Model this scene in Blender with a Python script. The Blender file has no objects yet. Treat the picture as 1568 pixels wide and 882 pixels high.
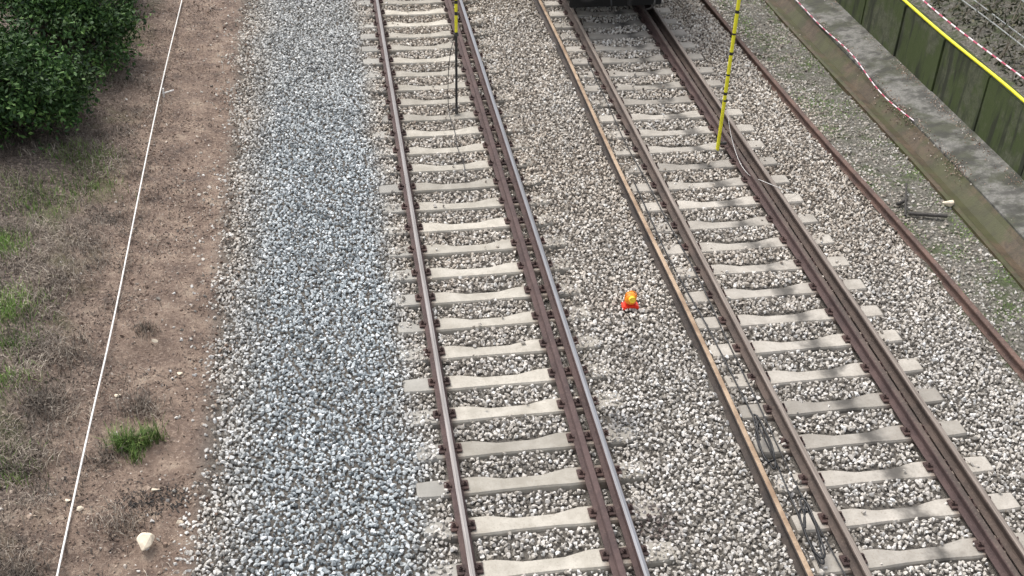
import bpy, bmesh, math, random
import numpy as np
from mathutils import Vector, Matrix
random.seed(7); rng=np.random.default_rng(7)
scene=bpy.context.scene
XR=3.983; Y0L=7.829; Y0R=7.414; G1=1.507; G2=1.74

# ---------------------------------------------------------------- helpers
_lat=rng.random((256,256))
def vnoise(x,y,s):
    x=np.asarray(x,float)/s+500; y=np.asarray(y,float)/s+500
    xi=np.floor(x).astype(int); yi=np.floor(y).astype(int); fx=x-xi; fy=y-yi
    fx=fx*fx*(3-2*fx); fy=fy*fy*(3-2*fy)
    a=_lat[xi%256,yi%256]; b=_lat[(xi+1)%256,yi%256]; c=_lat[xi%256,(yi+1)%256]; d=_lat[(xi+1)%256,(yi+1)%256]
    return (a*(1-fx)+b*fx)*(1-fy)+(c*(1-fx)+d*fx)*fy
def link(o,parent=None):
    scene.collection.objects.link(o)
    if parent: o.parent=parent
    return o
def empty(name):
    e=bpy.data.objects.new(name,None); e.empty_display_size=.3; return link(e)
def mesh_obj(name,verts,faces,mats=(),parent=None,mi=None,smooth=False):
    me=bpy.data.meshes.new(name); me.from_pydata([tuple(v) for v in verts],[],faces)
    for m in mats: me.materials.append(m)
    if mi is not None: me.polygons.foreach_set('material_index',mi)
    if smooth: me.polygons.foreach_set('use_smooth',[True]*len(me.polygons))
    me.update(); return link(bpy.data.objects.new(name,me),parent)
class MB:
    def __init__(s): s.v=[];s.f=[];s.m=[]
    def add(s,v,f,m=0):
        n=len(s.v); s.v+= [tuple(a) for a in v]; s.f+=[tuple(i+n for i in q) for q in f]; s.m+=[m]*len(f)
    def box(s,c,d,m=0,bev=0,rot=0):
        bm=bmesh.new(); bmesh.ops.create_cube(bm,size=1); 
        for v in bm.verts: v.co=Vector((v.co.x*d[0],v.co.y*d[1],v.co.z*d[2]))
        if bev: bmesh.ops.bevel(bm,geom=bm.edges[:],offset=bev,segments=2,affect='EDGES')
        R=Matrix.Rotation(rot,3,'Z'); bm.verts.ensure_lookup_table()
        for i,v in enumerate(bm.verts): v.index=i
        s.add([R@v.co+Vector(c) for v in bm.verts],[[v.index for v in f.verts] for f in bm.faces],m); bm.free()
    def cyl(s,p0,p1,r0,r1=None,n=12,m=0,cap=True):
        r1=r0 if r1 is None else r1
        p0=Vector(p0);p1=Vector(p1); d=(p1-p0).normalized(); u=d.orthogonal().normalized(); w=d.cross(u)
        V=[];F=[]
        for p,r in ((p0,r0),(p1,r1)):
            for i in range(n):
                a=2*math.pi*i/n; V.append(p+u*math.cos(a)*r+w*math.sin(a)*r)
        for i in range(n): F.append((i,(i+1)%n,n+(i+1)%n,n+i))
        if cap: F.append(tuple(range(n-1,-1,-1))); F.append(tuple(range(n,2*n)))
        s.add(V,F,m)
    def lathe(s,prof,c,n=20,m=0):
        V=[];F=[]
        for r,z in prof:
            for i in range(n):
                a=2*math.pi*i/n; V.append((c[0]+r*math.cos(a),c[1]+r*math.sin(a),c[2]+z))
        for k in range(len(prof)-1):
            for i in range(n): F.append((k*n+i,k*n+(i+1)%n,(k+1)*n+(i+1)%n,(k+1)*n+i))
        s.add(V,F,m)
    def obj(s,name,mats,parent=None,smooth=False): return mesh_obj(name,s.v,s.f,mats,parent,s.m,smooth)
def curve(name,pts,r,mat,parent=None,smooth=True,res=8):
    cu=bpy.data.curves.new(name,'CURVE'); cu.dimensions='3D'; cu.bevel_depth=r; cu.bevel_resolution=2; cu.resolution_u=res
    sp=cu.splines.new('NURBS' if smooth else 'POLY'); sp.points.add(len(pts)-1)
    for i,p in enumerate(pts): sp.points[i].co=(*p,1)
    if smooth: sp.use_endpoint_u=True; sp.order_u=3
    cu.materials.append(mat); return link(bpy.data.objects.new(name,cu),parent)

# ---------------------------------------------------------------- materials
class NT:
    def __init__(s,name):
        s.mat=bpy.data.materials.new(name); s.mat.use_nodes=True; s.t=s.mat.node_tree; s.b=s.t.nodes['Principled BSDF']
        s.b.inputs['Roughness'].default_value=.9
    def n(s,typ,**k):
        nd=s.t.nodes.new(typ)
        for a,b in k.items(): setattr(nd,a,b)
        return nd
    def l(s,a,b): s.t.links.new(a,b)
    def pos(s,scale=(1,1,1)):
        g=s.n('ShaderNodeNewGeometry'); m=s.n('ShaderNodeMapping'); m.inputs['Scale'].default_value=scale; s.l(g.outputs['Position'],m.inputs[0]); return m.outputs[0]
    def noise(s,scale,detail=4,rough=.6,vec=None,out='Fac'):
        n=s.n('ShaderNodeTexNoise'); n.inputs['Scale'].default_value=scale; n.inputs['Detail'].default_value=detail; n.inputs['Roughness'].default_value=rough
        s.l(vec if vec is not None else s.pos(),n.inputs['Vector']); return n.outputs[out]
    def ramp(s,fac,stops,interp='LINEAR'):
        r=s.n('ShaderNodeValToRGB'); r.color_ramp.interpolation=interp; e=r.color_ramp.elements
        while len(e)<len(stops): e.new(.5)
        for i,(p,c) in enumerate(stops):
            e[i].position=p; e[i].color=(*(c if hasattr(c,'__len__') else (c,c,c)),1)
        s.l(fac,r.inputs[0]); return r.outputs[0]
    def mix(s,f,a,b,mode='MIX'):
        m=s.n('ShaderNodeMix',data_type='RGBA',blend_type=mode)
        for sock,val in ((m.inputs[0],f),(m.inputs[6],a),(m.inputs[7],b)):
            if hasattr(val,'is_linked'): s.l(val,sock)
            elif hasattr(val,'__len__'): sock.default_value=(*val,1)
            elif sock.type=='RGBA': sock.default_value=(val,val,val,1)
            else: sock.default_value=val
        return m.outputs[2]
    def math(s,op,a,b=0):
        m=s.n('ShaderNodeMath',operation=op)
        for sock,val in ((m.inputs[0],a),(m.inputs[1],b)):
            if hasattr(val,'is_linked'): s.l(val,sock)
            else: sock.default_value=val
        return m.outputs[0]
    def range(s,v,a,b,c=0,d=1):
        m=s.n('ShaderNodeMapRange'); m.interpolation_type='SMOOTHSTEP'; s.l(v,m.inputs[0])
        for i,x in enumerate((a,b,c,d)): m.inputs[i+1].default_value=x
        return m.outputs[0]
    def xyz(s):
        g=s.n('ShaderNodeNewGeometry'); x=s.n('ShaderNodeSeparateXYZ'); s.l(g.outputs['Position'],x.inputs[0]); return x.outputs
    def bump(s,h,st=.5,dist=.01):
        b=s.n('ShaderNodeBump'); b.inputs['Strength'].default_value=st; b.inputs['Distance'].default_value=dist; s.l(h,b.inputs['Height']); s.l(b.outputs[0],s.b.inputs['Normal'])
    def col(s,c):
        if hasattr(c,'is_linked'): s.l(c,s.b.inputs['Base Color'])
        else: s.b.inputs['Base Color'].default_value=(*c,1)
        return s.mat
def simple(name,c,rough=.6,metal=0,var=.25,scale=30,bump=.2):
    t=NT(name); t.b.inputs['Roughness'].default_value=rough; t.b.inputs['Metallic'].default_value=metal
    f=t.noise(scale); k=t.ramp(f,[(.3,tuple(x*(1-var) for x in c)),(.7,tuple(min(1,x*(1+var)) for x in c))]); t.col(k); t.bump(f,bump,.004); return t.mat

def mat_stone():
    t=NT('ballast_stone'); oi=t.n('ShaderNodeObjectInfo'); R=oi.outputs['Random']
    beige=t.ramp(R,[(0,(.12,.11,.095)),(.06,(.28,.255,.22)),(.22,(.48,.445,.39)),(.6,(.64,.60,.545)),(.85,(.73,.70,.655)),(1,(.85,.84,.81))])
    warm=t.ramp(R,[(0,(.10,.08,.06)),(.09,(.28,.22,.17)),(.35,(.52,.445,.36)),(.8,(.67,.60,.505)),(1,(.78,.74,.67))])
    blue=t.ramp(R,[(0,(.14,.155,.16)),(.1,(.29,.315,.325)),(.4,(.47,.51,.52)),(.75,(.61,.645,.65)),(1,(.84,.86,.86))])
    x=t.xyz(); n1=t.noise(.9,3); n2=t.noise(.35,2)
    xb=t.math('ADD',x[0],t.math('MULTIPLY',n1,.6))
    fl=t.range(xb,-.45,.15,1,0)
    fe=t.range(xb,-2.5,-1.6,.1,1)
    far=t.range(x[1],15,24,1,.6)
    bl=t.math('MULTIPLY',t.math('MULTIPLY',fl,fe),far)
    wf=t.math('MULTIPLY',t.range(x[1],9.5,15,.1,.85),t.range(n2,.3,.7,.45,1))
    c=t.mix(wf,beige,warm)
    c=t.mix(bl,c,blue)
    dirt=t.range(n1,.35,.62,1.0,.86); c=t.mix(1,c,dirt,'MULTIPLY')
    def blob(cx,cy,r):
        v=t.n('ShaderNodeVectorMath',operation='DISTANCE'); g=t.n('ShaderNodeCombineXYZ'); t.l(x[0],g.inputs[0]); t.l(x[1],g.inputs[1])
        t.l(g.outputs[0],v.inputs[0]); v.inputs[1].default_value=(cx,cy,0)
        d=t.math('ADD',v.outputs['Value'],t.math('MULTIPLY',t.noise(6,3),r*.9)); return t.range(d,r*.7,r*1.6,1,0)
    c=t.mix(t.math('MULTIPLY',blob(2.06,8.2,.36),t.range(R,0,.8,.95,.45)),c,(.055,.025,.024))
    c=t.mix(t.math('MULTIPLY',blob(2.1,9.8,.3),.45),c,(.16,.17,.19))
    c=t.mix(t.math('MULTIPLY',blob(2.5,10.9,.25),.3),c,(.2,.16,.12))
    c=t.mix(t.range(x[0],7.2,7.9,0,.3),c,(.13,.125,.105))
    f=t.noise(60,3); c=t.mix(t.range(f,.35,.7,0,.45),c,t.mix(1,c,.55,'MULTIPLY'))
    t.bump(f,.35,.004); return t.col(c)
def mat_pebble():
    t=NT('dirt_pebble'); R=t.n('ShaderNodeObjectInfo').outputs['Random']
    c=t.ramp(R,[(0,(.10,.065,.05)),(.45,(.28,.20,.15)),(.8,(.44,.35,.275)),(.9,(.62,.55,.47)),(1,(.82,.78,.71))])
    f=t.noise(50,3); c=t.mix(t.range(f,.3,.7,0,.4),c,(.16,.11,.08)); t.bump(f,.4,.004); return t.col(c)
def mat_ground():
    t=NT('ground_soil'); x=t.xyz(); n1=t.noise(.8,5,.6); n2=t.noise(3,6,.65); n3=t.noise(22,5,.7); n4=t.noise(110,3,.7)
    base=t.ramp(n2,[(.3,(.075,.05,.04)),(.46,(.185,.125,.092)),(.58,(.28,.20,.148)),(.72,(.46,.36,.27))])
    litter=t.ramp(n3,[(.3,(.04,.032,.027)),(.5,(.12,.095,.078)),(.72,(.25,.215,.175))])
    lx=t.math('ADD',x[0],t.math('MULTIPLY',n1,2.6)); c=t.mix(t.range(lx,-4.4,-2.7,.9,.15),base,litter)
    c=t.mix(t.range(n3,.48,.7,0,.6),c,(.45,.35,.27)); c=t.mix(t.range(n4,.48,.72,0,.6),c,(.06,.045,.036))
    green=t.math('MULTIPLY',t.range(n1,.5,.62,0,.6),t.range(x[0],-4.9,-4.2,1,0)); c=t.mix(green,c,(.07,.085,.03))
    bal=t.ramp(n4,[(.3,(.05,.045,.038)),(.6,(.19,.17,.145)),(.8,(.36,.33,.29))])
    xs=t.math('ADD',x[0],t.math('MULTIPLY',n2,.3))
    c=t.mix(t.range(xs,-2.85,-2.45),c,bal)
    rd=t.ramp(n3,[(.3,(.045,.042,.034)),(.5,(.14,.13,.105)),(.75,(.32,.30,.265))])
    rd=t.mix(t.range(n2,.48,.64,0,.8),rd,(.06,.08,.025))
    c=t.mix(t.range(xs,7.35,7.6),c,rd)
    t.bump(t.math('ADD',n3,t.math('MULTIPLY',n4,.5)),1,.03); return t.col(c)
def mat_concrete(name,light,dark,stain,moss=0):
    t=NT(name); g=t.n('ShaderNodeNewGeometry'); R=g.outputs['Random Per Island']
    n1=t.noise(3.5,5,.65); n2=t.noise(40,4,.7); n3=t.noise(180,2,.6)
    c=t.mix(t.range(n1,.3,.7),light,dark)
    c=t.mix(1,c,t.ramp(R,[(0,.66),(1,1.1)]),'MULTIPLY')
    c=t.mix(t.range(n2,.5,.72,0,.5),c,stain); c=t.mix(t.range(n3,.5,.8,0,.3),c,tuple(a*.45 for a in dark))
    t.bump(n2,.35,.006); t.col(c); return t,c
def rustnear(t,c,x0,gs,amount=.65):
    x=t.xyz()
    for g in gs:
        d=t.math('ABSOLUTE',t.math('SUBTRACT',x[0],x0+g)); d=t.math('ADD',d,t.math('MULTIPLY',t.noise(9,3),.08))
        c=t.mix(t.range(d,.10,.20,amount,0),c,(.12,.07,.05))
    return c
sleeperL,c=mat_concrete('sleeper_concrete',(.50,.465,.40),(.37,.34,.285),(.24,.20,.155))
c=rustnear(sleeperL,c,0,(0,G1,G2)); sx=sleeperL.xyz()[0]
c=sleeperL.mix(sleeperL.range(sx,-.12,-.06,.5,0),c,(.24,.24,.23)); c=sleeperL.mix(sleeperL.range(sx,1.82,1.87,0,.5),c,(.22,.205,.18)); sleeperL.col(c)
sleeperR,c=mat_concrete('sleeper_concrete_oily',(.47,.435,.38),(.35,.32,.275),(.22,.175,.14))
c=rustnear(sleeperR,c,XR,(0,G1,G2))
x=sleeperR.xyz(); d=sleeperR.math('ABSOLUTE',sleeperR.math('SUBTRACT',x[0],XR+1.0)); d=sleeperR.math('ADD',d,sleeperR.math('MULTIPLY',sleeperR.noise(3.4,4,.6),.7))
c=sleeperR.mix(sleeperR.range(d,.30,.62,.88,0),c,(.055,.05,.044)); sleeperR.col(c)
def mat_rust(name,a,b,dust,rough=.8):
    t=NT(name); n1=t.noise(2.5,5,.7); n2=t.noise(45,4,.7); c=t.mix(t.range(n1,.35,.65),a,b); c=t.mix(t.range(n2,.5,.72,0,.6),c,dust)
    t.b.inputs['Roughness'].default_value=rough; t.bump(n2,.3,.003); return t.col(c)
rail_rust=mat_rust('rail_rust',(.05,.03,.028),(.085,.052,.047),(.15,.105,.09))
rail_rustR=mat_rust('rail_rust_brown',(.055,.04,.033),(.095,.068,.055),(.18,.14,.11))
shaded_rust=mat_rust('rail_rust_shaded',(.025,.02,.018),(.06,.045,.036),(.12,.09,.07))  # rust colour darkened to carry the shade on the loose rail's web and foot
tan_rust=mat_rust('rail_rust_tan',(.24,.16,.10),(.42,.31,.21),(.10,.065,.05))
red_rust=mat_rust('rail_rust_red',(.07,.042,.034),(.13,.075,.057),(.24,.18,.14))
fast=mat_rust('fastener_rust',(.04,.024,.022),(.08,.045,.038),(.15,.10,.08))
def mat_head(name,c,rough,metal):
    t=NT(name); n=t.noise(1,4,.6,t.pos((60,1.2,1))); k=t.mix(t.range(n,.3,.7),c,tuple(a*.6 for a in c)); t.b.inputs['Metallic'].default_value=metal
    t.l(t.range(n,.3,.7,rough,rough+.2),t.b.inputs['Roughness']); return t.col(k)
head_shiny=mat_head('rail_head_polished',(.30,.30,.31),.25,.9)
head_dull=mat_head('rail_head_worn',(.28,.26,.25),.38,.7)
head_brown=mat_head('rail_head_brown',(.28,.235,.20),.55,.35)
stone_m=mat_stone(); peb_m=mat_pebble(); soil_m=mat_ground()
black_r=simple('black_rubber',(.012,.012,.013),.45); white_c=simple('white_cord',(.78,.76,.72),.8); yellow_p=simple('yellow_paint',(.80,.74,.03),.45,var=.08)
black_p=simple('black_paint',(.02,.02,.02),.5); red_pl=simple('red_plastic',(.80,.05,.02),.4,var=.08); orange_pl=simple('orange_plastic',(.95,.30,.02),.35,var=.08); amber=simple('amber_lens',(1,.65,.04),.2,var=.08)
steel=simple('steel_dark',(.09,.085,.08),.6,.5); darkveh=simple('vehicle_underframe',(.018,.017,.016),.8); vehbody=simple('vehicle_body_paint',(.55,.4,.05),.5,var=.1); glass=simple('dark_glass',(.02,.025,.03),.1)
rock_w=simple('pale_rock',(.70,.60,.46),.9,var=.3,scale=9,bump=.8)

# ---------------------------------------------------------------- ground sheet
def hb(x,y):
    x=np.asarray(x,float); y=np.asarray(y,float)
    z=np.interp(x,[-300,-60,-12,-7,-4.6,-3.6,-2.9,-2.6,-1.2,-.45,-.1,1.9,2.2,3.0,3.5,6.2,6.7,7.3,8.4,8.62,8.7,9.9,10.12,10.14,12,18,60,300],
                  [3,3,1.2,.35,.02,-.10,-.13,-.10,-.02,.0,-.05,-.05,-.015,.0,-.03,-.03,-.03,-.12,-.17,-.18,-.7,-.7,-.7,1.0,1.5,3.2,8,8])
    return z+ (vnoise(x,y,.9)-.5)*.05*np.where((x<-2.7),3.0,1)+(vnoise(x,y,.25)-.5)*np.where(x<-2.7,.06,.02)
def spaced(a,b,s): return list(np.arange(a,b,s))
gx=[-300,-150,-80,-50,-35,-25,-18,-14,-12]+spaced(-11,-8,.2)+spaced(-8,-2.5,.07)+spaced(-2.5,8.5,.12)+[8.55,8.62,8.7,9.3,9.9,10.12,10.14]+spaced(10.3,16,.3)+[18,22,30,45,70,120,200,300]
gy=[-100,-50,-20,-8,0,3]+spaced(5,28,.09)+spaced(28,40,.6)+[45,60,90,150,250,400]
X,Y=np.meshgrid(gx,gy); Z=hb(X,Y); nx=len(gx); ny=len(gy)
V=np.stack([X.ravel(),Y.ravel(),Z.ravel()],1); V[:,2]-=.035*((V[:,0]>-2.8)&(V[:,0]<7.3))
F=[(j*nx+i,j*nx+i+1,(j+1)*nx+i+1,(j+1)*nx+i) for j in range(ny-1) for i in range(nx-1)]
mesh_obj('ground',V,F,[soil_m],smooth=True)

# ---------------------------------------------------------------- stones
def rock_mesh(name,mat,seed,flat=.7):
    r=random.Random(seed); bm=bmesh.new()
    for i in range(11):
        v=Vector((r.gauss(0,1),r.gauss(0,1),r.gauss(0,1))).normalized()*r.uniform(.75,1.05); bm.verts.new((v.x,v.y*r.uniform(.7,.95),v.z*flat))
    res=bmesh.ops.convex_hull(bm,input=bm.verts[:]); 
    bmesh.ops.delete(bm,geom=[v for v in bm.verts if not v.link_faces],context='VERTS')
    me=bpy.data.meshes.new(name); bm.to_mesh(me); bm.free(); me.materials.append(mat); return bpy.data.objects.new(name,me)
def rock_coll(name,mat,seed,flat=.7):
    c=bpy.data.collections.new(name)
    for i in range(7): c.objects.link(rock_mesh(name+'_%d'%i,mat,seed+i,flat))
    return c
def scatter(name,pts,scale,coll,tilt=math.pi):
    n=len(pts); me=bpy.data.meshes.new(name); me.vertices.add(n); me.vertices.foreach_set('co',np.asarray(pts,np.float32).ravel())
    a=me.attributes.new('scl','FLOAT','POINT'); a.data.foreach_set('value',np.asarray(scale,np.float32))
    rot=np.stack([rng.uniform(-tilt,tilt,n),rng.uniform(-tilt,tilt,n),rng.uniform(-math.pi,math.pi,n)],1).astype(np.float32)
    a=me.attributes.new('rot','FLOAT_VECTOR','POINT'); a.data.foreach_set('vector',rot.ravel())
    me.update(); o=link(bpy.data.objects.new(name,me))
    g=bpy.data.node_groups.new(name,'GeometryNodeTree'); g.interface.new_socket('Geometry',in_out='INPUT',socket_type='NodeSocketGeometry'); g.interface.new_socket('Geometry',in_out='OUTPUT',socket_type='NodeSocketGeometry')
    N=g.nodes; gi=N.new('NodeGroupInput'); go=N.new('NodeGroupOutput'); ip=N.new('GeometryNodeInstanceOnPoints'); ci=N.new('GeometryNodeCollectionInfo')
    ci.inputs['Collection'].default_value=coll; ci.inputs['Separate Children'].default_value=True; ci.inputs['Reset Children'].default_value=True
    s=N.new('GeometryNodeInputNamedAttribute'); s.data_type='FLOAT'; s.inputs[0].default_value='scl'
    r=N.new('GeometryNodeInputNamedAttribute'); r.data_type='FLOAT_VECTOR'; r.inputs[0].default_value='rot'
    e=N.new('FunctionNodeEulerToRotation')
    L=g.links.new; L(gi.outputs[0],ip.inputs['Points']); L(ci.outputs[0],ip.inputs['Instance']); ip.inputs['Pick Instance'].default_value=True
    L(s.outputs[0],ip.inputs['Scale']); L(r.outputs[0],e.inputs[0]); L(e.outputs[0],ip.inputs['Rotation']); L(ip.outputs[0],go.inputs[0])
    m=o.modifiers.new('scatter','NODES'); m.node_group=g; return o
ballc=rock_coll('ballast_stone_shapes',stone_m,10,.8); pebc=rock_coll('pebble_shapes',peb_m,40,.7)
def jgrid(x0,x1,y0,y1,s):
    xs=np.arange(x0,x1,s); ys=np.arange(y0,y1,s); A,B=np.meshgrid(xs,ys); A=A.ravel()+rng.uniform(-.5,.5,A.size)*s; B=B.ravel()+rng.uniform(-.5,.5,B.size)*s; return A,B
x,y=jgrid(-3.6,8.6,6.6,27.0,.046)
z=hb(x,y); keep=np.ones(len(x),bool)
edge=-2.72+(vnoise(x,y,.7)-.5)*.5+(vnoise(x,y,.2)-.5)*.3
keep&=~((x<edge)&(rng.random(len(x))>.75*np.exp(-(edge-x)/.16)))
pipeX=np.interp(y,[6,9.7,11.8,13.9,16.45,19.3,22.9,28],[7.55,7.5,7.45,7.38,7.25,7.17,7.10,7.0])
keep&=~((x>pipeX)&(rng.random(len(x))>np.clip(.85-(x-pipeX)*.35+(vnoise(x,y,.4)-.5)*.9,0.15,.95)))
keep&=np.abs(x-pipeX)>.07
for g in (0,G1,G2,XR,XR+G1,XR+G2): keep&=np.abs(x-g)>.09
keep&=np.abs(x-3.42)>.065
for x0,y0 in ((0,Y0L),(XR,Y0R)):
    k=(y-y0)/.6; dy=np.abs(k-np.round(k))*.6; lx=x-x0
    hw=np.interp(lx,[-.43,-.25,.3,.55,1.0,1.25,2,2.17],[.135,.15,.15,.12,.12,.15,.15,.135])
    ins=(lx>-.45)&(lx<2.19)&(dy<hw)
    cov=np.zeros(len(x))
    nn=vnoise(x,y,.33)
    if x0==0:
        cov=np.where(lx<-.1,np.clip((nn-.34)*4-(lx+.3)*2,0,1),cov); cov=np.where(lx>1.82,np.clip((nn-.05)*5,0,1),cov)
    else:
        cov=np.where(lx<-.1,np.clip((nn-.62)*4,0,1),cov); cov=np.where(lx>1.82,np.clip((nn-.72)*4,0,.7),cov)
    on=ins&(rng.random(len(x))<cov); rare=ins&(rng.random(len(x))<.010)
    z=np.where(on|rare,np.maximum(z,.012),z); keep&=~(ins&~on&~rare)
    crib=(lx>-.05)&(lx<1.8)&~ins; z=np.where(crib,z+.008,z)
z=z+rng.uniform(-.024,.014,len(x)); sc=rng.uniform(.024,.039,len(x))*rng.choice([.75,1,1.15],len(x))
x,y,z,sc=x[keep],y[keep],z[keep],sc[keep]; nst=len(x)
scatter('ballast_gravel',np.stack([x,y,z],1),sc,ballc)
N0=42000
x=rng.uniform(-8.3,-2.5,N0); y=rng.uniform(6.8,26,N0); w=np.clip(1.3-(-2.8-x)*.4,.10,1)*(.15+vnoise(x,y,.6)); k=rng.random(N0)<w; x,y=x[k],y[k]
sc=np.clip(rng.lognormal(-4.5,.55,len(x)),.005,.05); scatter('loose_pebbles',np.stack([x,y,hb(x,y)],1),sc,pebc)

# ---------------------------------------------------------------- tracks
PROF=[(-.07,0),(-.07,.011),(-.02,.024),(-.008,.04),(-.008,.115),(-.034,.125),(-.036,.148),(-.028,.157),(0,.159),(.028,.157),(.036,.148),(.034,.125),(.008,.115),(.008,.04),(.02,.024),(.07,.011),(.07,0)]
def rail(name,path,mats,parent,roll=0,z=.008):
    V=[];F=[];M=[];n=len(PROF)
    for i,(px,py,*pz) in enumerate(path):
        zz=pz[0] if pz else z
        for a,b in PROF:
            V.append((px+a*math.cos(roll)-b*math.sin(roll),py,zz+a*math.sin(roll)+b*math.cos(roll)))
    for i in range(len(path)-1):
        for k in range(n):
            F.append((i*n+k,i*n+(k+1)%n,(i+1)*n+(k+1)%n,(i+1)*n+k)); M.append(1 if k in(7,8) else 0)
    F.append(tuple(range(n))); M.append(0); F.append(tuple(range((len(path)-1)*n,len(path)*n))[::-1]); M.append(0)
    return mesh_obj(name,V,F,mats,parent,M)
def straight(x): return [(x+random.uniform(-.002,.002),yy) for yy in np.arange(-4,80,3.0)]
def sleepers(name,x0,y0,mat,parent):
    sec=[(-.43,.115,-.012),(-.41,.125,0),(-.25,.135,0),(.28,.135,0),(.40,.118,-.012),(.56,.096,-.03),(1.0,.096,-.03),(1.15,.118,-.012),(1.27,.135,0),(2.0,.135,0),(2.15,.125,0),(2.17,.115,-.012)]
    mb=MB(); k0=int((-3-y0)/.6)
    for k in range(k0,130):
        jx=random.uniform(-.015,.015); jy=random.uniform(-.014,.014); ang=random.uniform(-.009,.009); jz=random.uniform(-.006,.003)
        V=[];F=[]
        for lx,hw,zt in sec:
            for a,b in ((-hw-.03,-.22),(-hw,zt-.022),(-hw+.016,zt),(hw-.016,zt),(hw,zt-.022),(hw+.03,-.22)):
                V.append((x0+lx+jx,y0+.6*k+a+jy+(lx-.8)*ang,b+jz))
        for i in range(len(sec)-1):
            for j in range(5): F.append((i*6+j,(i+1)*6+j,(i+1)*6+j+1,i*6+j+1))
        F.append((0,1,2,3,4,5)); q=(len(sec)-1)*6; F.append((q+5,q+4,q+3,q+2,q+1,q)); mb.add(V,F)
    return mb.obj(name,[mat],parent)
def fasteners(name,x0,y0,parent):
    mb=MB()
    for k in range(int((4-y0)/.6),36):
        yy=y0+.6*k
        for g in (0,G1,G2):
            sides=(-1,1)
            for s in sides:
                if g==G2 and s==-1: continue
                X=x0+g+s*.098
                if g==G1 and s==1: X=x0+(G1+G2)/2
                mb.box((X,yy,.018),(.075,.14,.022),0,.005); mb.box((X-s*.012,yy,.036),(.07,.05,.014),0,.004)
                mb.cyl((X,yy,.03),(X,yy,.062),.021,n=6); mb.cyl((X,yy,.062),(X,yy,.085),.011,n=8)
            mb.box((x0+g,yy,.004),(.17,.16,.008),0)
    return mb.obj(name,[fast],parent)
for x0,y0,sm,mats in ((0,Y0L,sleeperL.mat,((rail_rust,head_dull),(rail_rust,rail_rust),(rail_rust,head_shiny))),(XR,Y0R,sleeperR.mat,((rail_rustR,head_brown),(rail_rust,rail_rustR),(rail_rustR,head_brown)))):
    p=empty('railway_track')
    rail('running_rail',straight(x0),mats[0],p); rail('inner_rail',straight(x0+G1),mats[1],p); rail('outer_rail',straight(x0+G2),mats[2],p)
    sleepers('sleepers',x0,y0,sm,p); fasteners('rail_fasteners',x0,y0,p)
rail('discarded_steel_rail',[(3.43+.014*math.sin(yy*.7),yy,-.05) for yy in np.arange(-2,60,1.0)],(shaded_rust,tan_rust),None,roll=0)
py=np.arange(5,40,.8); px=np.interp(py,[5,9.7,11.8,13.9,16.45,19.3,22.9,40],[7.56,7.5,7.45,7.38,7.25,7.17,7.10,6.6])
rail('rusty_steel_rail',[(a,b,-.12) for a,b in zip(px,py)],(red_rust,red_rust),None,roll=.25)

# ---------------------------------------------------------------- cables
cb=empty('black_cable_bundle')
def cab(nm,off,amp,ph,y0=6,y1=24,r=.011):
    curve(nm,[(3.62+off+amp*math.sin(yy*.8+ph),yy,.03+.02*math.sin(yy*2.3+ph)) for yy in np.arange(y0,y1,.45)],r,black_r,cb)
cab('cable_1',.0,.05,0,y1=15.5,r=.010); cab('cable_2',.19,.03,4,y1=20,r=.009)
for j,(cx,cy) in enumerate(((3.58,9.1),(3.62,7.72))):
    pts=[]
    for i in range(26):
        a=i*.62; rr=.16+.05*math.sin(i*1.7+j); pts.append((cx+.30*rr*math.cos(a)+random.uniform(-.015,.015),cy+rr*2.0*math.sin(a)+random.uniform(-.01,.01),.14+.10*math.sin(a+.5)+.002*i))
    curve('cable_coil_%d'%j,pts,.0115,black_r,cb)

rp=[(-4.0,27),(-4.03,23.9),(-4.09,20.6),(-4.10,17.5),(-4.09,14.9),(-4.08,12.2),(-4.11,10.6),(-4.12,8.3),(-4.13,5)]
rpe=empty('white_rope'); curve('rope_line',[(a,b,.05) for a,b in rp],.0115,white_c,rpe)
mb=MB(); mb.cyl((-4.05,19.4,-.15),(-4.03,19.4,.12),.015); mb.cyl((-4.05,19.38,.03),(-3.87,19.5,.03),.013); mb.obj('peg',[white_c],rpe)

# ---------------------------------------------------------------- earthing poles
def pole(x,y,segs,parent):
    mb=MB()
    for z0,z1,r,m in segs: mb.cyl((x,y,z0),(x,y,z1),r,n=14,m=m)
    return mb.obj('pole_shaft',[yellow_p,black_p,steel,red_pl],parent)
e1=empty('earthing_pole')
seg=[(-.05,1.45,.021,1),(-.02,.10,.028,2),(1.45,1.5,.026,1)]; zz=1.5
while zz<5: seg+=[(zz,zz+.30,.025,0),(zz+.30,zz+.36,.026,1),(zz+.36,zz+.5,.025,0),(zz+.5,zz+.56,.0265,1)]; zz+=.56
pole(1.08,18.13,seg,e1)
mb=MB(); mb.box((1.08,18.13,1.46),(.08,.06,.06),0,.01); mb.box((1.05,18.1,.06),(.10,.05,.05),0,.01); mb.obj('clamp',[steel],e1)
curve('earth_wire',[(1.07,18.12,1.5),(.98,18.1,1.2),(.93,18.05,.8),(.92,18.05,.3),(.93,17.9,.02),(.97,17.3,.02),(.93,16.8,.0),(1.0,16.2,.02),(.93,15.7,.0)],.0065,black_r,e1)
e2=empty('earthing_pole')
seg=[(-.02,.12,.032,0),(.12,1.0,.029,0)]; zz=1.0
while zz<5.2: seg+=[(zz,zz+.05,.032,1),(zz+.05,zz+.34,.0295,0),(zz+.34,zz+.37,.031,1),(zz+.37,zz+.7,.0295,0)]; zz+=.7
pole(5.29,16.30,seg,e2)
mb=MB(); mb.box((5.30,16.30,.9),(.07,.07,.05),0,.01); mb.box((5.37,16.3,.1),(.14,.04,.05),0,.01); mb.obj('clamp',[steel],e2)
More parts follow.
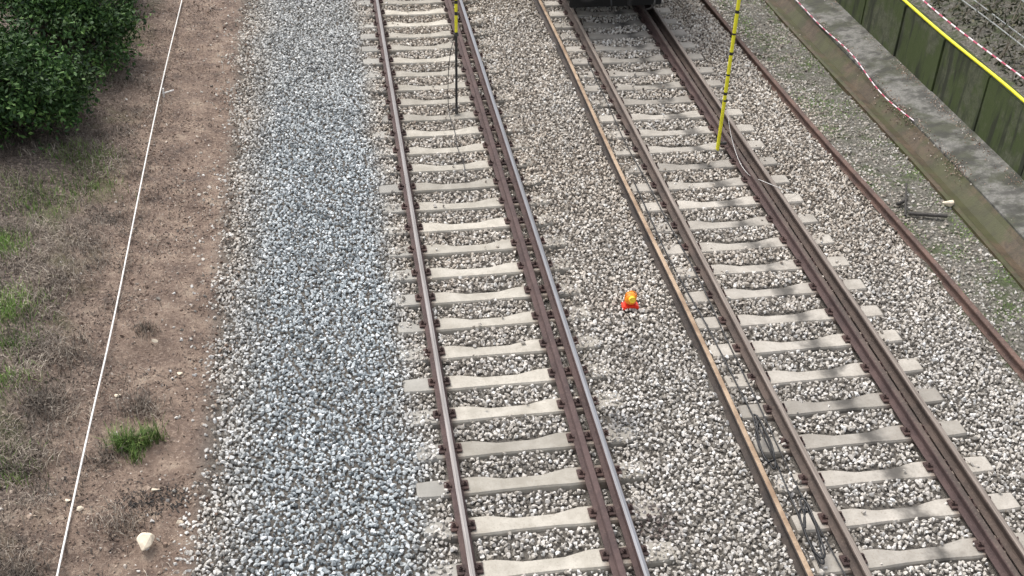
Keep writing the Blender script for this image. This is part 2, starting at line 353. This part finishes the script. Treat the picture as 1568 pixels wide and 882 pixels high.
curve('earth_wire',[(5.31,16.3,1.0),(5.36,16.2,.5),(5.42,15.4,.03),(5.6,14.8,.19),(5.75,14.6,.19),(6.1,14.7,0)],.004,white_c,e2)

# ---------------------------------------------------------------- warning lamp
wl=empty('warning_lamp'); cx,cy,cz=2.73,12.08,.01
mb=MB(); mb.box((cx,cy,cz+.025),(.22,.13,.045),0,.012); mb.box((cx-.09,cy-.03,cz+.012),(.05,.09,.03),0,.008); mb.box((cx+.09,cy-.03,cz+.012),(.05,.09,.03),0,.008); mb.box((cx,cy,cz+.065),(.15,.10,.04),0,.015); mb.obj('lamp_base',[red_pl],wl)
mb=MB(); mb.lathe([(.0,.225),(.03,.223),(.058,.21),(.075,.18),(.082,.14),(.082,.10),(.07,.085)],(cx,cy,cz),24); mb.obj('lens_dome',[orange_pl],wl,True)
mb=MB(); mb.cyl((cx,cy-.02,cz+.165),(cx,cy-.09,cz+.17),.05,.045,20); mb.obj('lens_window',[amber],wl)
curve('lamp_handle',[(cx-.08,cy,cz+.12),(cx-.09,cy,cz+.22),(cx,cy,cz+.27),(cx+.09,cy,cz+.22),(cx+.08,cy,cz+.12)],.007,orange_pl,wl)

# ---------------------------------------------------------------- rail vehicle
rv=empty('rail_maintenance_vehicle'); C=XR+G2/2; YF=21.3
mb=MB()
mb.box((C,YF+4.5,1.12),(2.5,9,.3),0,.03); mb.box((C,YF+.1,1.05),(2.6,.2,.5),0,.03)
mb.box((C,YF+.75,.55),(1.95,.08,.55),0,.02)
for s in (-1,1):
    mb.cyl((C+s*.9,YF-.45,1.1),(C+s*.9,YF+.02,1.1),.08,n=16); mb.cyl((C+s*.9,YF-.5,1.1),(C+s*.9,YF-.44,1.1),.23,n=24)
    for yy in (1.6,3.6,6.0,8.0):
        mb.cyl((C+s*.80,YF+yy,.63),(C+s*.92,YF+yy,.63),.46,n=28); mb.box((C+s*1.05,YF+yy,.65),(.2,.4,.35),0,.03)
    mb.box((C+s*1.05,YF+4.8,.7),(.12,7.6,.2),0,.02)
mb.cyl((C-.0,YF-.3,.95),(C,YF,1.0),.05); mb.box((C,YF-.32,.85),(.08,.08,.3),0,.02)
for yy in (1.6,3.6,6.0,8.0): mb.cyl((C-.8,YF+yy,.63),(C+.8,YF+yy,.63),.08)
mb.box((C,YF+5,.5),(1.5,7,.35),0,.03)
mb.obj('underframe',[darkveh],rv)
mb=MB(); mb.box((C,YF+1.6,2.5),(2.7,2.8,2.4),0,.12); mb.box((C,YF+6.2,1.75),(2.6,5.8,.9),0,.06)
mb.box((C,YF+.19,2.9),(2.2,.05,.9),1,.02); mb.box((C-1.34,YF+1.6,2.9),(.05,1.6,.8),1,.02); mb.box((C+1.34,YF+1.6,2.9),(.05,1.6,.8),1,.02); mb.obj('cab_body',[vehbody,glass],rv)
for s,dx in ((-1,.35),(1,.55)): curve('brake_hose_%d'%(s+1),[(C+s*dx,YF,.95),(C+s*dx,YF-.2,.8),(C+s*dx*.95,YF-.25,.6),(C+s*dx*.8,YF-.05,.5)],.02,steel if s==1 else black_r,rv)

# ---------------------------------------------------------------- drainage channel, apron, wall
def conc(name,a,b,moss,mscale,msz,wet=.9,streak=.6):
    t=NT(name); n1=t.noise(mscale,5,.65); n2=t.noise(30,4,.7); st=t.noise(2.5,4,.6,t.pos((1,1.6,.25))); n4=t.noise(6,5,.7)
    c=t.mix(t.range(n2,.3,.7),a,b); c=t.mix(t.range(n4,.42,.66,0,.6),c,tuple(q*.45 for q in b)); c=t.mix(t.range(n1,.5-msz,.62-msz*.5,0,.85),c,moss); c=t.mix(t.range(st,.46,.62,0,streak),c,tuple(q*.3 for q in b)); t.b.inputs['Roughness'].default_value=wet
    t.bump(n2,.5,.01); return t.col(c)
chan_m=conc('channel_concrete',(.12,.085,.05),(.075,.052,.03),(.055,.06,.018),1.4,.1,.6,.35)
apr_m=conc('apron_concrete',(.22,.215,.195),(.14,.135,.12),(.055,.058,.035),1.3,.06,.9,.7)
wall_m=conc('wall_concrete',(.105,.11,.07),(.065,.075,.04),(.045,.065,.014),1.4,.12,.9,.85)
wob=lambda yy:.03*math.sin(yy*.5)
def strip(name,prof,mat,y0=2,y1=45,dy=.5,th=None):
    ys=np.arange(y0,y1,dy); n=len(prof); V=[(a+wob(q),q,b) for q in ys for a,b in prof]
    F=[(i*n+k,i*n+k+1,(i+1)*n+k+1,(i+1)*n+k) for i in range(len(ys)-1) for k in range(n-1)]
    return mesh_obj(name,V,F,[mat])
strip('drainage_channel',[(8.52,-.5),(8.52,-.12),(8.6,-.12),(8.68,-.19),(8.82,-.34),(8.98,-.36),(9.12,-.2),(9.17,-.13),(9.17,-.6)],chan_m)
strip('concrete_apron',[(9.175,-.6),(9.175,-.10),(9.19,-.085),(9.5,-.04),(9.97,.0),(9.97,-.5)],apr_m)
mb=MB(); yy=2.0
while yy<45:
    mb.box((10.06+wob(yy+.8),yy+.8,.32),(.2,1.585,1.44),0,.012); yy+=1.6
mb.box((10.09,23.5,.3),(.12,43,1.40),0)
mb.obj('retaining_wall',[wall_m])
hr=empty('yellow_pipe'); curve('pipe_run',[(9.97+wob(q),q,1.10+.02*math.sin(q*1.3)) for q in np.arange(2,45,1.0)],.028,yellow_p,hr)
t=NT('barrier_tape'); yv=t.xyz()[1]; fr=t.math('FRACT',t.math('MULTIPLY',yv,3.2)); tape_m=t.col(t.mix(t.math('GREATER_THAN',fr,.55),(.75,.66,.68),(.5,.10,.16)))
curve('barrier_tape',[(10.22+.04*math.sin(q*.9),q,1.25+.05*math.sin(q*.6)) for q in np.arange(4,42,.8)],.014,tape_m)
curve('barrier_tape',[(9.10+.05*math.sin(q*1.3),q,-.02+.04*math.sin(q*2)) for q in np.arange(16.9,26,.5)],.011,tape_m)
cw=empty('grey_cables'); gw=simple('grey_cable',(.25,.26,.25),.5)
for i,(a,b) in enumerate(((10.45,1.5),(10.7,1.55),(11.1,1.8))): curve('cable_%d'%i,[(a+.06*math.sin(q*.4+i),q,b+.06*math.sin(q*.5+i*2)) for q in np.arange(4,42,1.2)],.012,gw,cw)
x=np.concatenate([rng.normal(9.2,.07,5000),rng.normal(9.88,.08,4000)]); y=rng.uniform(9,28,9000); k=(rng.random(9000)<vnoise(x,y,.7)*1.3-.2)&(x<9.96)
x,y=x[k],y[k]; scatter('apron_grit',np.stack([x,y,np.interp(x,[9.0,9.12,9.19,9.5,9.97],[-.33,-.2,-.085,-.04,.0])],1),rng.uniform(.006,.022,len(x)),pebc)

# ---------------------------------------------------------------- vegetation
def leafmat(name,stops):
    t=NT(name); g=t.n('ShaderNodeNewGeometry'); c=t.ramp(g.outputs['Random Per Island'],stops); n=t.noise(1.6,3); c=t.mix(1,c,t.ramp(n,[(.35,.5),(.65,1.3)]),'MULTIPLY')
    t.b.inputs['Roughness'].default_value=.6; t.b.inputs['Specular IOR Level'].default_value=.25
    return t.col(c)
green_m=leafmat('bush_leaves',[(0,(.014,.034,.012)),(.4,(.033,.078,.02)),(.8,(.065,.135,.032)),(1,(.13,.22,.06))])
scrub_m=leafmat('scrub_leaves',[(0,(.02,.025,.012)),(.6,(.055,.06,.03)),(1,(.13,.12,.07))])
grass_m=leafmat('grass_green',[(0,(.07,.13,.03)),(.5,(.14,.25,.05)),(1,(.28,.36,.11))])
straw_m=leafmat('dry_grass',[(0,(.07,.055,.045)),(.5,(.18,.145,.115)),(.85,(.32,.27,.215)),(1,(.5,.44,.36))])
litter_m=leafmat('leaf_litter',[(0,(.03,.025,.022)),(.5,(.10,.07,.055)),(.85,(.21,.155,.115)),(1,(.40,.33,.26))])
bark=simple('bark',(.08,.06,.045),.9)
def leaves(name,P,size,mat,parent=None,asp=.5,flat=1.0):
    n=len(P); a=rng.normal(size=(n,3))*np.array([1,1,flat]); a/=np.linalg.norm(a,axis=1)[:,None]; b=rng.normal(size=(n,3))*np.array([1,1,flat]); b-=(b*a).sum(1)[:,None]*a; b/=np.linalg.norm(b,axis=1)[:,None]
    s=(size*rng.uniform(.6,1.4,n))[:,None]; V=np.empty((n,4,3)); V[:,0]=P-a*s; V[:,1]=P+b*s*asp; V[:,2]=P+a*s; V[:,3]=P-b*s*asp
    me=bpy.data.meshes.new(name); me.vertices.add(4*n); me.vertices.foreach_set('co',V.astype(np.float32).ravel()); me.loops.add(4*n); me.loops.foreach_set('vertex_index',np.arange(4*n,dtype=np.int32)); me.polygons.add(n)
    me.polygons.foreach_set('loop_start',np.arange(0,4*n,4,dtype=np.int32)); me.update(calc_edges=True); me.validate(); me.materials.append(mat); return link(bpy.data.objects.new(name,me),parent)
def bush(c,R,n,lumps):
    e=empty('evergreen_bush'); P=[]; mb=MB(); c=np.array(c)
    for i in range(lumps):
        d=rng.normal(size=3); d/=np.linalg.norm(d); d[2]=abs(d[2])*1.2-.35; lc=c+d*np.array(R)*rng.uniform(.5,.9); lr=rng.uniform(.18,.38)*min(R)
        m=n//lumps; q=rng.normal(size=(m,3)); q/=np.linalg.norm(q,axis=1)[:,None]; q*= (rng.random(m)**.35)[:,None]*lr*np.array([1.1,1.1,.85])*(1+.3*np.sin(q*7).sum(1))[:,None]; P.append(lc+q)
        mid=(c+np.array([0,0,-.2])+lc)/2+rng.normal(size=3)*.1; mb.cyl(c+np.array([rng.uniform(-.2,.2),rng.uniform(-.2,.2),-.4]),mid,.06,.035,7); mb.cyl(mid,lc,.035,.012,6)
    P=np.concatenate(P); P=P[P[:,2]>hb(P[:,0],P[:,1])-.02]; leaves('foliage',P,.042,green_m,e,.45); mb.obj('branches',[bark],e)
bush((-6.3,18.0,.75),(1.45,1.5,1.5),28000,54)
bush((-5.85,20.7,.8),(1.35,1.6,1.6),26000,48)
bush((-7.9,17.5,.9),(1.4,1.4,1.6),15000,30)
bush((-5.9,23.6,.8),(1.2,1.6,1.6),14000,30)
def blades(name,x,y,L,lean,w,mat,z=None,base=None):
    n=len(x); z=hb(x,y) if z is None else z; a=rng.uniform(0,2*math.pi,n); L=L*rng.uniform(.5,1.3,n); ln=np.clip(rng.normal(lean,.18,n),.02,1.5)
    dx=np.cos(a);dy=np.sin(a); px=-dy*w;py=dx*w
    B=np.stack([x,y,z-.01],1); Mi=B+np.stack([dx*np.sin(ln*.6),dy*np.sin(ln*.6),np.cos(ln*.6)],1)*(L*.5)[:,None]; T=Mi+np.stack([dx*np.sin(ln*1.25),dy*np.sin(ln*1.25),np.cos(ln*1.25)],1)*(L*.5)[:,None]
    P=np.stack([px,py,np.zeros(n)],1); V=np.stack([B-P,B+P,Mi+P*.8,Mi-P*.8,T],1).reshape(-1,3)
    F=[]
    for i in range(n): k=5*i; F.append((k,k+1,k+2,k+3)); F.append((k+3,k+2,k+4))
    return mesh_obj(name,V,F,[mat])
x=rng.uniform(-8.2,-3.0,100000); y=rng.uniform(6.5,20,100000); w=np.clip((-3.5-x)*.6,0.05,1)*np.clip((vnoise(x,y,.45)-.27)*2.6,0,1)*np.where(x>-4.3,.5,1); k=rng.random(100000)<w
blades('dry_grass',x[k],y[k],.17,1.15,.0035,straw_m)
x=rng.uniform(-8.2,-2.7,60000); y=rng.uniform(6.5,26,60000); k=rng.random(60000)<np.clip(vnoise(x,y,.5)*1.6-.35+np.clip(-3.5-x,-.35,.4),.08,1); x,y=x[k],y[k]
leaves('leaf_litter',np.stack([x,y,hb(x,y)+.008],1),.018,litter_m,None,.4,.35)
def tuft(cx,cy,r,n,L,mat=grass_m,name='grass_tuft',lean=.55):
    x=rng.normal(cx,r*.4,n); y=rng.normal(cy,r*.4,n); blades(name,x,y,L,lean,.004,mat)
for k in range(6): tuft(-3.62+random.uniform(-.16,.18),10.2+random.uniform(-.16,.16),.13,random.randint(60,130),random.uniform(.18,.34),lean=random.uniform(.5,.9))
tuft(-3.40,10.4,.2,160,.22); tuft(-3.66,12.4,.2,160,.13,straw_m,'dry_grass_tuft')
for cx,cy,r,n in ((-5.45,12.9,.6,800),(-5.75,14.3,.5,650),(-5.6,15.8,.8,700),(-5.1,17,.7,500),(-4.95,9.9,.5,320),(-5.2,11.4,.5,300),(-6.3,13.2,.7,500),(-5.25,12.2,.4,300),(-4.85,16.2,.6,250)): tuft(cx,cy,r,n,.15)
for cx,cy,r,n in ((-4.75,10.1,.4,600),(-5.1,8.9,.5,600),(-4.6,12,.5,450),(-4.7,11.1,.4,400),(-4.5,8.3,.3,400),(-4.9,13.5,.6,500),(-3.65,11.0,.3,160),(-3.45,10.9,.3,120),(-4.9,14.8,.6,400),(-3.6,9.0,.4,200),(-3.9,10.1,.3,160)): tuft(cx,cy,r,n,.2,straw_m,'dry_grass_tuft',.9)
x=rng.uniform(7.4,8.6,22000); y=rng.uniform(8,26,22000); k=rng.random(22000)<np.clip((vnoise(x,y,.5)-.5)*3,0,1); blades('weeds',x[k],y[k],.05,.9,.006,grass_m)
x=rng.uniform(10.3,15,26000); y=rng.uniform(10,30,26000); z=hb(x,y)+rng.random(26000)**1.5*.8*vnoise(x,y,.8); leaves('scrub_vegetation',np.stack([x,y,z],1),.05,scrub_m,None,.35)
mb=MB()
for i in range(260):
    a,b=random.uniform(10.3,14),random.uniform(12,28); p=Vector((a,b,float(hb(a,b)))); q=p+Vector((random.uniform(-.6,.6),random.uniform(-.6,.6),random.uniform(.2,.9))); mb.cyl(p,q,.01,.004,5)
mb.obj('scrub_twigs',[simple('twig',(.2,.17,.13),.9)])

# ---------------------------------------------------------------- rocks, debris
def rock(name,c,s,mat,seed,sub=2):
    o=rock_mesh(name,mat,seed,.75); o.location=c; o.scale=s; link(o)
    m=o.modifiers.new('b','BEVEL'); m.width=.12; m.segments=2; return o
rock('pale_rock',(-3.33,8.68,.0),(.14,.17,.13),rock_w,77)
rock('pale_rock',(8.5,14.3,-.1),(.13,.1,.09),rock_w,78)
for i,(a,b,s) in enumerate(((-4.05,9.25,.05),(-3.3,9.5,.05),(-3.0,9.05,.045),(-3.55,12.2,.05),(-3.9,11.2,.04),(-4.2,9.4,.04),(-3.2,11.6,.04))): rock('pale_rock',(a,b,float(hb(a,b))+.01),(s*1.3,s,s),rock_w,90+i)
mb=MB(); mb.cyl((7.62,14.0,-.08),(8.05,14.9,-.05),.018,n=8); mb.box((8.0,14.0,-.09),(.6,.07,.04),0,.01,-.25); mb.box((7.75,14.4,-.08),(.25,.05,.05),0,.01,.5); mb.obj('scrap_metal',[simple('scrap_rust',(.05,.045,.04),.9)])
x=rng.normal(-3.3,.22,320); y=rng.normal(9.35,.12,320); leaves('burnt_litter',np.stack([x,y,hb(x,y)+.012],1),.024,simple('char',(.03,.027,.025),.9),None,.3,.4)

# ---------------------------------------------------------------- camera, light
pit,yaw,rol=.61689,.17427,.02934
fw=Vector((math.sin(yaw)*math.cos(pit),math.cos(yaw)*math.cos(pit),-math.sin(pit))); rt=Vector((math.cos(yaw),-math.sin(yaw),0)); up=rt.cross(fw)
r2=rt*math.cos(rol)+up*math.sin(rol); u2=-rt*math.sin(rol)+up*math.cos(rol)
cam=bpy.data.cameras.new('camera'); co=link(bpy.data.objects.new('camera',cam)); cam.sensor_width=36; cam.lens=1751.43/1568*36; cam.clip_end=1500
M=Matrix((r2,u2,-fw)).transposed().to_4x4(); M.translation=Vector((-1.027,0,9.162)); co.matrix_world=M; scene.camera=co
w=bpy.data.worlds.new('World'); scene.world=w; w.use_nodes=True; nt=w.node_tree; bg=nt.nodes['Background']; sky=nt.nodes.new('ShaderNodeTexSky'); sky.sky_type='NISHITA'; sky.sun_disc=False
hs=nt.nodes.new('ShaderNodeHueSaturation'); hs.inputs['Saturation'].default_value=.35; hs.inputs['Value'].default_value=1.75
el,az=math.radians(60),math.radians(-35); sky.sun_elevation=el; sky.sun_rotation=az; sky.dust_density=4; nt.links.new(sky.outputs[0],hs.inputs['Color']); nt.links.new(hs.outputs[0],bg.inputs[0]); bg.inputs[1].default_value=.15
sl=bpy.data.lights.new('sun','SUN'); sl.energy=1.8; sl.angle=math.radians(22); sl.color=(1,.97,.93); so=link(bpy.data.objects.new('sun',sl))
d=Vector((math.sin(az)*math.cos(el),math.cos(az)*math.cos(el),math.sin(el))); so.rotation_euler=d.to_track_quat('Z','Y').to_euler()
scene.view_settings.view_transform='Standard'; scene.view_settings.look='None'; scene.view_settings.exposure=0
print('stones',nst)
